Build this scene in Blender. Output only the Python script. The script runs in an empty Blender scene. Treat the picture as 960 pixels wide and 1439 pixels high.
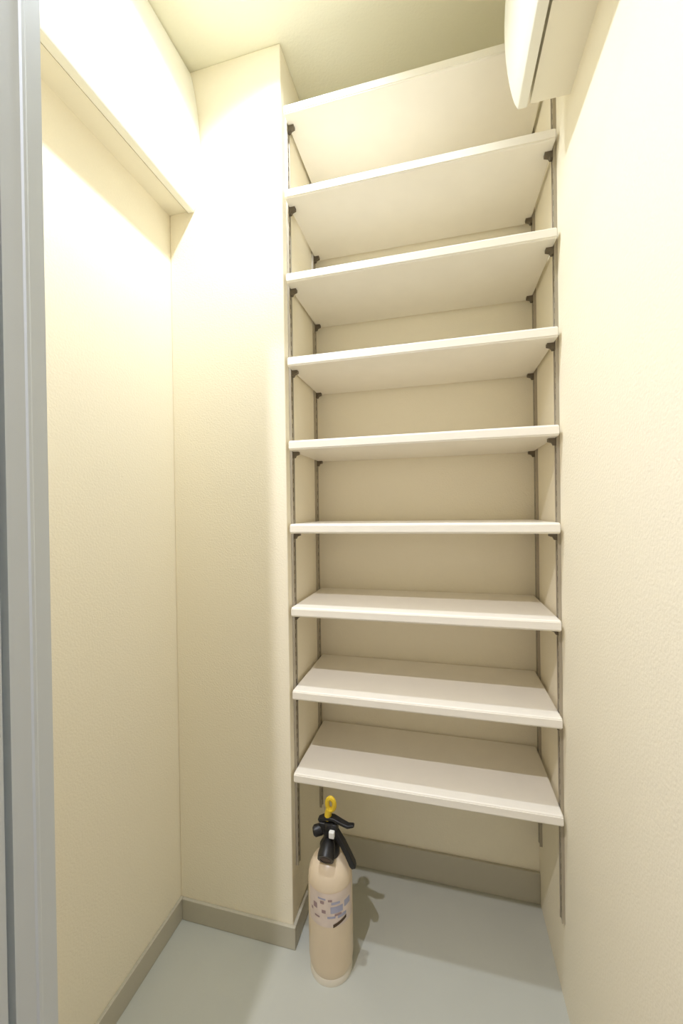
import bpy, bmesh, math, random
from mathutils import Vector, Matrix
random.seed(4)
S = bpy.context.scene
C = S.collection

# ------------------------------------------------------------------ camera
F, CX, CY, CZ = 556.18, 0.7443, -0.983, 1.1646
YAW, PITCH, ROLL = -0.2491, -0.0053, -0.0145
cd = bpy.data.cameras.new('camera')
cd.sensor_fit = 'HORIZONTAL'; cd.sensor_width = 36.0
cd.lens = F / 960.0 * 36.0
cd.clip_start = 0.02
cam = bpy.data.objects.new('camera', cd); C.objects.link(cam)
c, s = math.cos(YAW), math.sin(YAW)
right = Vector((c, -s, 0)); fwd = Vector((s, c, 0)); up = Vector((0, 0, 1))
c, s = math.cos(PITCH), math.sin(PITCH)
fwd, up = c * fwd + s * up, -s * fwd + c * up
c, s = math.cos(ROLL), math.sin(ROLL)
right, up = c * right + s * up, -s * right + c * up
m = Matrix((right, up, -fwd)).transposed().to_4x4()
m.translation = (CX, CY, CZ)
cam.matrix_world = m
S.camera = cam

# ------------------------------------------------------------------ world, lamps, exposure
w = bpy.data.worlds.new('world'); S.world = w; w.use_nodes = True
w.node_tree.nodes['Background'].inputs[0].default_value = (0.75, 0.85, 1.0, 1)
w.node_tree.nodes['Background'].inputs[1].default_value = 0.3
CLOSET_LAMP = dict(x=0.385, y=-0.27, z=2.475, r=0.11, colour=(0.905, 1.0, 1.14), power=41.0, cone=142, blend=0.95)
HALL_LAMP = dict(x=0.30, y=-1.12, z=2.335, r=0.075, colour=(0.97, 0.97, 1.07), power=62.0, cone=140, blend=0.8)
S.view_settings.view_transform = 'Standard'
S.view_settings.look = 'None'
S.view_settings.gamma = 1.0
S.view_settings.use_curve_mapping = False
S.view_settings.exposure = 0.03
S.cycles.max_bounces = 8
S.cycles.diffuse_bounces = 7
S.cycles.glossy_bounces = 2

# ------------------------------------------------------------------ materials
def mat(name, col, rough=0.5, metal=0.0, bump=0.0, scale=200.0, vary=0.0, vscale=3.0, spec=0.5, kind='noise', stretch=None):
    m = bpy.data.materials.new(name); m.use_nodes = True
    nt = m.node_tree; b = nt.nodes['Principled BSDF']
    b.inputs['Base Color'].default_value = (*col, 1)
    b.inputs['Roughness'].default_value = rough
    b.inputs['Metallic'].default_value = metal
    b.inputs['Specular IOR Level'].default_value = spec
    tc = nt.nodes.new('ShaderNodeTexCoord')
    vec = tc.outputs['Object']
    if stretch:
        mp = nt.nodes.new('ShaderNodeMapping'); mp.inputs['Scale'].default_value = stretch
        nt.links.new(vec, mp.inputs[0]); vec = mp.outputs[0]
    if vary:
        n = nt.nodes.new('ShaderNodeTexNoise'); n.inputs['Scale'].default_value = vscale; n.inputs['Detail'].default_value = 1
        nt.links.new(vec, n.inputs['Vector'])
        r = nt.nodes.new('ShaderNodeValToRGB')
        lo = [max(0, v * (1 - vary)) for v in col]; hi = [min(1, v * (1 + vary)) for v in col]
        r.color_ramp.elements[0].position = 0.3; r.color_ramp.elements[1].position = 0.7
        r.color_ramp.elements[0].color = (*lo, 1); r.color_ramp.elements[1].color = (*hi, 1)
        nt.links.new(n.outputs['Fac'], r.inputs[0]); nt.links.new(r.outputs[0], b.inputs['Base Color'])
    if bump:
        if kind == 'noise':
            n = nt.nodes.new('ShaderNodeTexNoise'); n.inputs['Scale'].default_value = scale; n.inputs['Detail'].default_value = 1; o = n.outputs['Fac']
        else:
            n = nt.nodes.new('ShaderNodeTexVoronoi'); n.inputs['Scale'].default_value = scale; n.feature = 'F1'; o = n.outputs['Distance']
        nt.links.new(vec, n.inputs['Vector'])
        bp = nt.nodes.new('ShaderNodeBump'); bp.inputs['Strength'].default_value = bump; bp.inputs['Distance'].default_value = 0.002
        nt.links.new(o, bp.inputs['Height']); nt.links.new(bp.outputs[0], b.inputs['Normal'])
    return m

def emit(name, col, power):
    m = bpy.data.materials.new(name); m.use_nodes = True
    nt = m.node_tree; nt.nodes.clear()
    e = nt.nodes.new('ShaderNodeEmission'); e.inputs[0].default_value = (*col, 1); e.inputs[1].default_value = power
    o = nt.nodes.new('ShaderNodeOutputMaterial'); nt.links.new(e.outputs[0], o.inputs[0])
    return m

M = {
    'paper': mat('wallpaper', (0.93, 0.86, 0.69), 0.75, bump=0.3, scale=210, spec=0.25),
    'ceil': mat('ceiling_paper', (0.92, 0.89, 0.72), 0.8, bump=0.25, scale=150, spec=0.2),
    'floor': mat('floor_sheet', (0.53, 0.535, 0.475), 0.42, bump=0.05, scale=90, vary=0.015, vscale=8, spec=0.4),
    'wood': mat('hall_wood', (0.20, 0.13, 0.085), 0.4, vary=0.25, vscale=14, stretch=(1, 0.1, 1)),
    'base': mat('baseboard_vinyl', (0.52, 0.485, 0.385), 0.5, bump=0.03, scale=60),
    'frame': mat('door_frame_white', (0.69, 0.73, 0.75), 0.45, bump=0.03, scale=40),
    'hall': mat('hall_paper', (0.84, 0.84, 0.84), 0.8, bump=0.3, scale=170),
    'shelf': mat('shelf_melamine', (0.92, 0.87, 0.77), 0.38, bump=0.02, scale=60, vary=0.01, vscale=20),
    'steel': mat('standard_metal', (0.46, 0.41, 0.32), 0.45, metal=0.4, bump=0.05, scale=120, stretch=(1, 1, 0.05)),
    'slot': mat('slot_dark', (0.10, 0.08, 0.06), 0.8),
    'clip': mat('clip_metal', (0.16, 0.13, 0.09), 0.5, metal=0.3),
    'panel': mat('box_panel', (0.90, 0.88, 0.78), 0.5, bump=0.04, scale=120),
    'carcass': mat('box_carcass', (0.90, 0.85, 0.71), 0.6, bump=0.04, scale=120),
    'cream': mat('extinguisher_enamel', (0.78, 0.64, 0.46), 0.32, vary=0.02, vscale=10),
    'cream_base': mat('extinguisher_base', (0.80, 0.74, 0.62), 0.5),
    'black': mat('black_plastic', (0.012, 0.011, 0.011), 0.4, bump=0.05, scale=300),
    'wine': mat('nozzle_insert', (0.035, 0.012, 0.012), 0.5),
    'yellow': mat('yellow_plastic', (0.72, 0.50, 0.03), 0.4),
    'white': mat('white_plastic', (0.85, 0.84, 0.80), 0.4),
    'label': mat('label_paper', (0.74, 0.62, 0.54), 0.45, vary=0.08, vscale=30),
    'ink_blue': mat('ink_blue', (0.40, 0.40, 0.52), 0.5),
    'ink_plum': mat('ink_plum', (0.36, 0.25, 0.25), 0.5),
    'ink_brown': mat('ink_brown', (0.07, 0.035, 0.012), 0.5),
    'trim': mat('lamp_trim', (0.8, 0.8, 0.78), 0.4),
}

# ------------------------------------------------------------------ mesh helpers
def add_box(bm, x0, x1, y0, y1, z0, z1):
    v = [bm.verts.new(p) for p in ((x0,y0,z0),(x1,y0,z0),(x1,y1,z0),(x0,y1,z0),(x0,y0,z1),(x1,y0,z1),(x1,y1,z1),(x0,y1,z1))]
    for f in ((3,2,1,0),(4,5,6,7),(0,1,5,4),(1,2,6,5),(2,3,7,6),(3,0,4,7)):
        bm.faces.new([v[i] for i in f])

def add_prism(bm, poly, f0, f1):
    """poly: 2-D points; f0/f1 map a 2-D point to the two end caps"""
    a = [bm.verts.new(f0(p)) for p in poly]; b = [bm.verts.new(f1(p)) for p in poly]
    n = len(poly)
    bm.faces.new(a); bm.faces.new(b[::-1])
    for i in range(n):
        bm.faces.new((a[i], b[i], b[(i+1) % n], a[(i+1) % n]))

def add_lathe(bm, prof, seg=48, mtx=None, cap=True):
    rings = []
    for r, z in prof:
        ring = []
        for k in range(seg):
            t = 2 * math.pi * k / seg
            p = Vector((r * math.cos(t), r * math.sin(t), z))
            ring.append(bm.verts.new(mtx @ p if mtx else p))
        rings.append(ring)
    for a, b in zip(rings, rings[1:]):
        for k in range(seg):
            bm.faces.new((a[k], a[(k+1) % seg], b[(k+1) % seg], b[k]))
    if cap:
        bm.faces.new(rings[0][::-1]); bm.faces.new(rings[-1])

def aim(p0, p1):
    p0, p1 = Vector(p0), Vector(p1)
    d = p1 - p0
    q = Vector((0, 0, 1)).rotation_difference(d.normalized())
    return Matrix.Translation(p0) @ q.to_matrix().to_4x4(), d.length

def add_tube(bm, pts, radii, seg=12, flat=1.0):
    """tube through points; flat squashes its section in the second axis"""
    rings = []
    n = len(pts); pts = [Vector(p) for p in pts]
    for i, p in enumerate(pts):
        d = (pts[min(i+1, n-1)] - pts[max(i-1, 0)]).normalized()
        side = d.cross(Vector((0, 1, 0)))
        if side.length < 1e-3: side = Vector((1, 0, 0))
        side.normalize(); dep = d.cross(side).normalized()
        r = radii[i] if isinstance(radii, (list, tuple)) else radii
        rings.append([bm.verts.new(p + side * r * flat * math.cos(2*math.pi*k/seg) + dep * r * math.sin(2*math.pi*k/seg)) for k in range(seg)])
    for a, b in zip(rings, rings[1:]):
        for k in range(seg):
            bm.faces.new((a[k], a[(k+1) % seg], b[(k+1) % seg], b[k]))
    bm.faces.new(rings[0][::-1]); bm.faces.new(rings[-1])

def obj(name, bm, material, parent=None, smooth=False, bevel=0.0, loc=None, segs=2):
    bmesh.ops.recalc_face_normals(bm, faces=bm.faces[:])
    me = bpy.data.meshes.new(name); bm.to_mesh(me); bm.free()
    me.materials.append(M[material] if isinstance(material, str) else material)
    if smooth:
        me.polygons.foreach_set('use_smooth', [True] * len(me.polygons))
    o = bpy.data.objects.new(name, me); C.objects.link(o)
    if parent: o.parent = parent
    if loc: o.location = loc
    if bevel:
        md = o.modifiers.new('bevel', 'BEVEL'); md.width = bevel; md.segments = segs; md.limit_method = 'ANGLE'
        me.polygons.foreach_set('use_smooth', [True] * len(me.polygons))
        md.harden_normals = True
    elif smooth:
        try:
            me.set_sharp_from_angle(angle=math.radians(40))
        except Exception:
            pass
    return o

def box(name, x0, x1, y0, y1, z0, z1, material, parent=None, bevel=0.0):
    bm = bmesh.new(); add_box(bm, x0, x1, y0, y1, z0, z1)
    return obj(name, bm, material, parent, bevel=bevel)

def tag(o, label=None, cat=None, group=None, kind=None):
    if label: o['label'] = label
    if cat: o['category'] = cat
    if group: o['group'] = group
    if kind: o['kind'] = kind
    return o

def thing(name, label, cat, loc=(0, 0, 0), group=None):
    o = bpy.data.objects.new(name, None); C.objects.link(o)
    o.location = loc; o.empty_display_size = 0.05
    return tag(o, label, cat, group)

def struct(o, label, cat):
    return tag(o, label, cat, kind='structure')

# ------------------------------------------------------------------ the room
A, W, YB, H = 0.3445, 1.0094, 0.282, 2.40      # pier side, right wall, alcove back, ceiling height
YF0, YF1 = -0.715, -0.625                      # wall with the doorway
HX0, HX1, HY0 = -0.75, 1.75, -2.15             # hall behind the camera
DX0, DX1, DZ = 0.30, 0.99, 2.08                # clear door opening
BH, BT = 0.0594, 0.009                         # baseboards

struct(box('floor', -.1, W + .1, -.67, YB + .1, -0.06, 0, 'floor'), 'pale grey-green smooth sheet floor of the closet', 'floor')
struct(box('floor_hall', HX0 - .1, HX1 + .1, HY0 - .1, -.67, -0.06, 0, 'wood'), 'unseen brown wooden hall floor, added dark to cut bounced light', 'floor')  # out of view; dark brown added to lessen bounce onto the lower closet walls
struct(box('wall_left', -0.1, 0, YF0, YB + .1, 0, H, 'paper'), 'cream wallpapered wall on the left of the closet', 'wall')
struct(box('wall_pier', 0, A, 0, YB + .1, 0, H, 'paper', bevel=0.003), 'cream wallpapered pier beside the shelf alcove', 'wall')
struct(box('wall_back', A, W, YB, YB + .1, 0, H, 'paper'), 'cream wallpapered back wall of the shelf alcove', 'wall')
struct(box('wall_right', W, W + .1, YF0, YB + .1, 0, H, 'paper'), 'cream textured wallpapered wall on the right of the shelves', 'wall')
bm = bmesh.new()
add_box(bm, HX0, DX0 - .03, YF0, YF1, 0, H)
add_box(bm, DX1 + .03, HX1, YF0, YF1, 0, H)
add_box(bm, DX0 - .03, DX1 + .03, YF0, YF1, DZ + .03, H)
struct(obj('wall_front', bm, 'paper'), 'wall with the doorway the closet is seen through', 'wall')
struct(box('wall_hall_left', HX0 - .1, HX0, HY0, YF1, 0, H, 'hall'), 'white wall on the left of the hall', 'wall')
struct(box('wall_hall_right', HX1, HX1 + .1, HY0, YF1, 0, H, 'hall'), 'white wall on the right of the hall', 'wall')
struct(box('wall_hall_rear', HX0 - .1, HX1 + .1, HY0 - .1, HY0, 0, H, 'hall'), 'white wall at the rear of the hall', 'wall')

# ceiling with the round hole of the recessed lamp
bm = bmesh.new()
def ceiling_part(bm, z):
    oc = [bm.verts.new((x, y, z)) for x, y in ((HX0-.1, HY0-.1), (HX1+.1, HY0-.1), (HX1+.1, YB+.1), (HX0-.1, YB+.1))]
    edges = [bm.edges.new((oc[i], oc[(i+1) % 4])) for i in range(4)]
    L = CLOSET_LAMP
    ring = [bm.verts.new((L['x'] + L['r']*math.cos(t*math.pi/24), L['y'] + L['r']*math.sin(t*math.pi/24), z)) for t in range(48)]
    edges += [bm.edges.new((ring[i], ring[(i+1) % 48])) for i in range(48)]
    bmesh.ops.triangle_fill(bm, use_beauty=True, use_dissolve=False, edges=edges)
    return oc, ring
o0, r0 = ceiling_part(bm, H); o1, r1 = ceiling_part(bm, H + .03)
for p, q in ((o0, o1), (r0, r1)):
    n = len(p)
    for i in range(n): bm.faces.new((p[i], p[(i+1) % n], q[(i+1) % n], q[i]))
struct(obj('ceiling', bm, 'ceil'), 'cream papered ceiling above the shelves', 'ceiling')

# baseboards
struct(box('baseboard_left', 0, BT, YF1, 0, 0, BH, 'base', bevel=0.002), 'grey-beige baseboard along the left wall', 'baseboard')
struct(box('baseboard_pier', BT, A + BT, -BT, 0, 0, BH, 'base', bevel=0.002), 'grey-beige baseboard across the foot of the pier', 'baseboard')
struct(box('baseboard_alcove', A, A + BT, 0, YB - BT, 0, BH, 'base', bevel=0.002), 'grey-beige baseboard on the side of the pier inside the alcove', 'baseboard')
struct(box('baseboard_back', A, W, YB - BT, YB, 0, 0.092, 'base', bevel=0.002), 'grey-beige baseboard under the lowest shelf at the back', 'baseboard')

# door frame
def jamb(name, sx, x, label):
    # section (inward, y): flush strip, slim bead, strip with a shadow groove, outer strip
    prof = [(-.03,-.62),(0,-.62),(0,-.637),(.0008,-.639),(.0008,-.642),(-.0008,-.644),(-.003,-.664),(-.014,-.664),(-.014,-.6705),(-.003,-.672),(-.003,-.725),(-.03,-.725)]
    bm = bmesh.new()
    add_prism(bm, prof, lambda p: (x + sx*p[0], p[1], 0), lambda p: (x + sx*p[0], p[1], DZ))
    return struct(obj(name, bm, 'frame'), label, 'door frame')
jamb('trim_1', 1, DX0, 'white moulded door jamb at the left edge of the view')
jamb('trim_2', -1, DX1, 'white moulded door jamb on the right of the doorway')
struct(box('trim_3', DX0 - .03, DX1 + .03, -.725, -.62, DZ, DZ + .03, 'frame'), 'white head of the door frame', 'door frame')

# ------------------------------------------------------------------ overhead boxes with bowed fronts
def overhead_box(label, wall_x, sx, y0, y1, d0, d1, z0):
    """sx: direction away from the wall; d0 depth at the bottom, d1 at the bulge"""
    t = thing('overhead_box', label, 'overhead box', (wall_x, (y0 + y1) / 2, z0), 'overhead boxes facing each other')
    hl = (y1 - y0) / 2; hz = H - z0; th = 0.019
    bm = bmesh.new()
    add_box(bm, 0, sx * (d0 - th - .0055), -hl, hl, .007, hz)
    add_box(bm, sx * (d0 - th - .0055), sx * (d0 - th + .001), -hl, hl, .030, hz)
    obj('body', bm, 'carcass', t)
    n = 28; outer = []; inner = []
    for i in range(n + 1):
        f = i / n
        b = math.sin(math.pi * f ** 0.85) ** 0.8 if 0 < f < 1 else 0.0
        top = d0 - .004
        base = d0 + (top - d0) * f
        outer.append((base + (d1 - d0) * b, f * (hz - .006)))
    inner = [(max(d0 - th, x - th), z) for x, z in outer]
    poly = outer + inner[::-1]
    bm = bmesh.new()
    add_prism(bm, poly, lambda p: (sx * p[0], -hl, p[1]), lambda p: (sx * p[0], hl, p[1]))
    obj('front_panel', bm, 'panel', t, smooth=True, bevel=0.0025)
    return t
overhead_box('shallow cream overhead box with bowed front high on the left wall, against the pier', 0.0, 1, YF1 + .001, -.0005, .080, .106, 2.005)
overhead_box('shallow cream overhead box on the right wall, in front of the top shelf end', W, -1, YF1 + .001, -.074, .100, .126, 2.003)

# ------------------------------------------------------------------ shelf standards with clips
SZ0, SDZ, STH = 0.4656, 0.2211, 0.0256
shelf_top = [SZ0 + (8 - k) * SDZ for k in range(9)]          # top shelf first
PB, PT = 0.195, shelf_top[0] + 0.02
post_bm = bmesh.new()
# a shallow channel, open face towards the alcove (local +x), 14 mm wide
add_prism(post_bm, [(0,-.009),(.007,-.009),(.007,-.006),(.0055,-.006),(.0055,.006),(.007,.006),(.007,.009),(0,.009)],
          lambda p: (p[0], p[1], 0), lambda p: (p[0], p[1], PT - PB))
slot_bm = bmesh.new()
zz = 0.02
while zz < PT - PB - 0.02:
    add_box(slot_bm, .0053, .0057, -.0015, .0015, zz, zz + .012); zz += 0.025
clip_bm = bmesh.new()
add_prism(clip_bm, [(0,-.016),(.006,-.016),(.009,-.010),(.018,-.007),(.018,0),(0,0)], lambda p: (p[0], -.006, p[1]), lambda p: (p[0], .006, p[1]))
def to_mesh(name, bm, material):
    bmesh.ops.recalc_face_normals(bm, faces=bm.faces[:])
    me = bpy.data.meshes.new(name); bm.to_mesh(me); bm.free(); me.materials.append(M[material]); return me
post_me = to_mesh('post', post_bm, 'steel'); slot_me = to_mesh('slot_row', slot_bm, 'slot'); clip_me = to_mesh('clip', clip_bm, 'clip')
for x, y, rz, where in ((A, .036, 0, 'on the pier side, at the front of the shelves'), (A, .252, 0, 'on the pier side, at the back of the shelves'),
                        (W, .036, math.pi, 'on the right wall, at the front of the shelves'), (W, .252, math.pi, 'on the right wall, at the back of the shelves')):
    t = thing('shelf_standard', 'slim slotted metal shelf upright ' + where, 'shelf upright', (x, y, PB), 'shelf uprights')
    t.rotation_euler = (0, 0, rz)
    p = bpy.data.objects.new('post', post_me); C.objects.link(p); p.parent = t
    q = bpy.data.objects.new('slot_row', slot_me); C.objects.link(q); q.parent = p; q['kind'] = 'stuff'
    for z in shelf_top:
        k = bpy.data.objects.new('clip', clip_me); C.objects.link(k); k.parent = t
        k.location = (.0056, 0, z - STH - PB)

# ------------------------------------------------------------------ shelf boards
ordn = ['topmost', 'second', 'third', 'fourth', 'middle (fifth)', 'sixth', 'seventh', 'eighth', 'lowest']
board_me = None
for k, z in enumerate(shelf_top):
    lab = {0: 'topmost cream shelf board, just below the ceiling', 8: 'lowest cream shelf board, right above the fire extinguisher',
           5: 'sixth cream shelf board from the top, seen edge-on'}.get(k, 'cream shelf board, %s of nine from the top' % ordn[k].replace('middle (fifth)', 'fifth'))
    if board_me is None:
        bm = bmesh.new()
        x0, x1, y0, y1 = A + .0075, W - .0075, -.001, .274
        add_box(bm, x0, x1, y0 + .0015, y1, -STH, 0)
        o = obj('shelf_board', bm, 'shelf', bevel=0.0035, segs=3)
        board_me = o.data
        # slim edge band along the front, slightly proud
        bm = bmesh.new(); add_box(bm, x0 + .0005, x1 - .0005, y0, y0 + .0025, -STH + .004, -.004)
        e = obj('edge_band', bm, 'shelf', o, bevel=0.0008)
        first, band = o, e
    else:
        o = first.copy(); C.objects.link(o)
        e = band.copy(); C.objects.link(e); e.parent = o
    o.location = (0, 0, z)
    tag(o, lab, 'shelf', 'shelf boards in the alcove')

# ------------------------------------------------------------------ fire extinguisher
R = 0.0565
t = thing('fire_extinguisher', 'cream fire extinguisher with black lever and yellow pin on the floor', 'extinguisher', (0.4535, -0.012, 0))
bm = bmesh.new()
add_lathe(bm, [(.030,.004),(.044,.006),(.050,.012),(.0545,.024),(R,.040),(R,.225),(.0555,.240),(.0525,.254),(.046,.268),(.036,.279),(.026,.285),(.022,.287)], 56)
body = obj('body', bm, 'cream', t, smooth=True)
bm = bmesh.new()
add_lathe(bm, [(.049,0),(.0535,0),(.054,.004),(.053,.014),(.0515,.016),(.049,.014)], 56, cap=False)
obj('base_ring', bm, 'cream_base', t, smooth=True)
def patch(bm, a0, a1, z0, z1, r, shear=0.0, n=10):
    """curved sheet on the body; angles in degrees from the side that faces the doorway"""
    lo, hi = [], []
    for i in range(n + 1):
        f = i / n; an = math.radians(-90 + 14 + a0 + (a1 - a0) * f)
        for zz, L in ((z0, lo), (z1, hi)):
            L.append(bm.verts.new((r * math.cos(an), r * math.sin(an), zz + shear * f)))
    for i in range(n):
        bm.faces.new((lo[i], lo[i+1], hi[i+1], hi[i]))
bm = bmesh.new(); patch(bm, -62, 70, .150, .232, R + .0004, n=24)
lab = obj('label_sheet', bm, 'label', body, smooth=True)
for ink, dr, marks in (('ink_blue', .0008, ((2,34,.184,.200),(4,26,.205,.211),(38,58,.190,.206),(-6,14,.172,.177),(20,44,.170,.178),(-30,-10,.216,.220))),
                       ('ink_plum', .0010, ((-44,-33,.190,.203),(-24,-14,.206,.213),(-20,-10,.184,.192),(-4,6,.213,.218),(12,30,.177,.182),(-40,-26,.170,.174),(-52,-46,.180,.187)))):
    for a0, a1, z0, z1 in marks:
        bm = bmesh.new(); patch(bm, a0, a1, z0, z1, R + dr)
        obj('printed_mark', bm, ink, body)
bm = bmesh.new(); patch(bm, 8, 44, .149, .157, R + .001, shear=.012)
obj('print_stripe', bm, 'ink_brown', body)
# valve: collar, neck and head block in one
bm = bmesh.new()
add_lathe(bm, [(.020,.284),(.0245,.286),(.0255,.292),(.0255,.308),(.022,.314),(.015,.320),(.0145,.345),(.016,.350),(.016,.364),(.013,.368)], 28)
valve = obj('valve', bm, 'black', t, smooth=True)
bm = bmesh.new(); add_box(bm, -.026, .022, -.012, .012, .336, .366)
obj('head_block', bm, 'black', valve, bevel=0.004)
bm = bmesh.new(); mt, L = aim((-.018, -.004, .346), (-.040, -.010, .340))
add_lathe(bm, [(.011,0),(.0135,.003),(.0135,L-.004),(.010,L)], 20, mt)
obj('side_plug', bm, 'black', t, smooth=True)
bm = bmesh.new(); mt, L = aim((0, -.006, .322), (.001, -.043, .302))
add_lathe(bm, [(.013,0),(.018,.010),(.0215,L-.008),(.0205,L),(.014,L+.0005),(.013,L-.004)], 24, mt)
nz = obj('nozzle', bm, 'black', t, smooth=True)
bm = bmesh.new(); mt, L = aim((.001, -.0415, .303), (.001, -.0432, .302))
add_lathe(bm, [(.0128,0),(.0128,L)], 20, mt); obj('nozzle_insert', bm, 'wine', nz)
# squeeze lever (upper) and carrying grip (lower)
def bar(name, pts, hw, hh):
    """flat bar through x-z points: half width hw in y, half heights hh"""
    bm = bmesh.new(); rings = []
    pts = [Vector(p) for p in pts]; n = len(pts)
    for i, p in enumerate(pts):
        d = (pts[min(i+1, n-1)] - pts[max(i-1, 0)]).normalized(); nn = Vector((0, 1, 0)).cross(d).normalized()
        h = hh[i]; w_ = hw[i]
        rings.append([bm.verts.new(p + Vector((0, sy * w_, 0)) + nn * sz * h) for sy, sz in ((-1,-1),(1,-1),(1,1),(-1,1))])
    for a, b in zip(rings, rings[1:]):
        for k in range(4): bm.faces.new((a[k], a[(k+1) % 4], b[(k+1) % 4], b[k]))
    bm.faces.new(rings[0][::-1]); bm.faces.new(rings[-1])
    return obj(name, bm, 'black', t, bevel=0.0025)
bar('lever', [(-.028,0,.366),(-.010,0,.375),(.012,-.001,.377),(.032,-.003,.371),(.050,-.004,.366),(.066,-.004,.370)], [.008,.010,.010,.009,.008,.006], [.005,.005,.004,.004,.004,.003])
bar('grip', [(.006,-.004,.352),(.020,-.006,.344),(.036,-.008,.324),(.050,-.010,.302),(.062,-.011,.279),(.066,-.011,.270)], [.008,.0095,.0095,.009,.009,.007], [.007,.0072,.007,.007,.0075,.006])
bm = bmesh.new(); add_box(bm, .004, .018, -.024, -.013, .340, .356)
obj('seal', bm, 'white', t, bevel=0.002)
# yellow safety pin: stem and pull ring
bm = bmesh.new()
add_tube(bm, [(-.004,0,.372),(-.003,0,.388),(.001,0,.398)], [.0105,.009,.009], 10)
ring = []
N = 20
for i in range(N):
    an = 2 * math.pi * i / N
    cx, cz = .004 + .0095 * math.cos(an), .410 + .015 * math.sin(an)
    ring.append([bm.verts.new((cx + .0062 * math.cos(b) * math.cos(an), .006 * math.sin(b), cz + .0062 * math.cos(b) * math.sin(an))) for b in [2 * math.pi * j / 8 for j in range(8)]])
for i in range(N):
    a, b = ring[i], ring[(i+1) % N]
    for j in range(8): bm.faces.new((a[j], a[(j+1) % 8], b[(j+1) % 8], b[j]))
obj('safety_pin', bm, 'yellow', t, smooth=True)

# ------------------------------------------------------------------ lamps
def lamp_light(L, radius, parent, loc):
    ld = bpy.data.lights.new('lamp_light', 'SPOT'); ld.spot_size = math.radians(L['cone']); ld.spot_blend = L['blend']; ld.color = L['colour']; ld.energy = L['power']; ld.shadow_soft_size = radius
    o = bpy.data.objects.new('lamp_light', ld); C.objects.link(o); o.parent = parent; o.location = loc
L = CLOSET_LAMP
t = thing('recessed_downlight', 'recessed round downlight in the closet ceiling', 'ceiling lamp', (L['x'], L['y'], H))
bm = bmesh.new(); add_lathe(bm, [(L['r']-.001, 0.0),(L['r']-.004, .03),(L['r']-.02,.10),(.05,.125),(.002,.13),(.002,.133),(.06,.13),(L['r']-.012,.105),(L['r']+.002,.035),(L['r']+.002,.03)], 48, cap=False)
obj('reflector', bm, 'trim', t, smooth=True)
bm = bmesh.new(); add_lathe(bm, [(L['r']-.003,0),(L['r']-.002,-.003),(L['r']+.012,-.002),(L['r']+.013,0)], 48, cap=False)
obj('trim_ring', bm, 'trim', t, smooth=True)
lamp_light(L, 0.024, t, (0, 0, L['z'] - H))
for L, lab in ((HALL_LAMP, 'flush round lamp on the hall ceiling outside the doorway'),):
    t = thing('flush_ceiling_lamp', lab, 'ceiling lamp', (L['x'], L['y'], H))
    bm = bmesh.new(); add_lathe(bm, [(L['r']+.012,0),(L['r']+.012,-.012),(L['r']+.001,-.016),(L['r']+.001,0)], 48, cap=False)
    obj('trim_ring', bm, 'trim', t, smooth=True)
    bm = bmesh.new(); add_lathe(bm, [(L['r'], -.006),(L['r']*.96,-.014),(L['r']*.6,-.018),(.003,-.019)], 48)
    obj('diffuser', bm, emit('hall_diffuser', L['colour'], 3.0), t, smooth=True)
    lamp_light(L, 0.016, t, (0, 0, L['z'] - H))
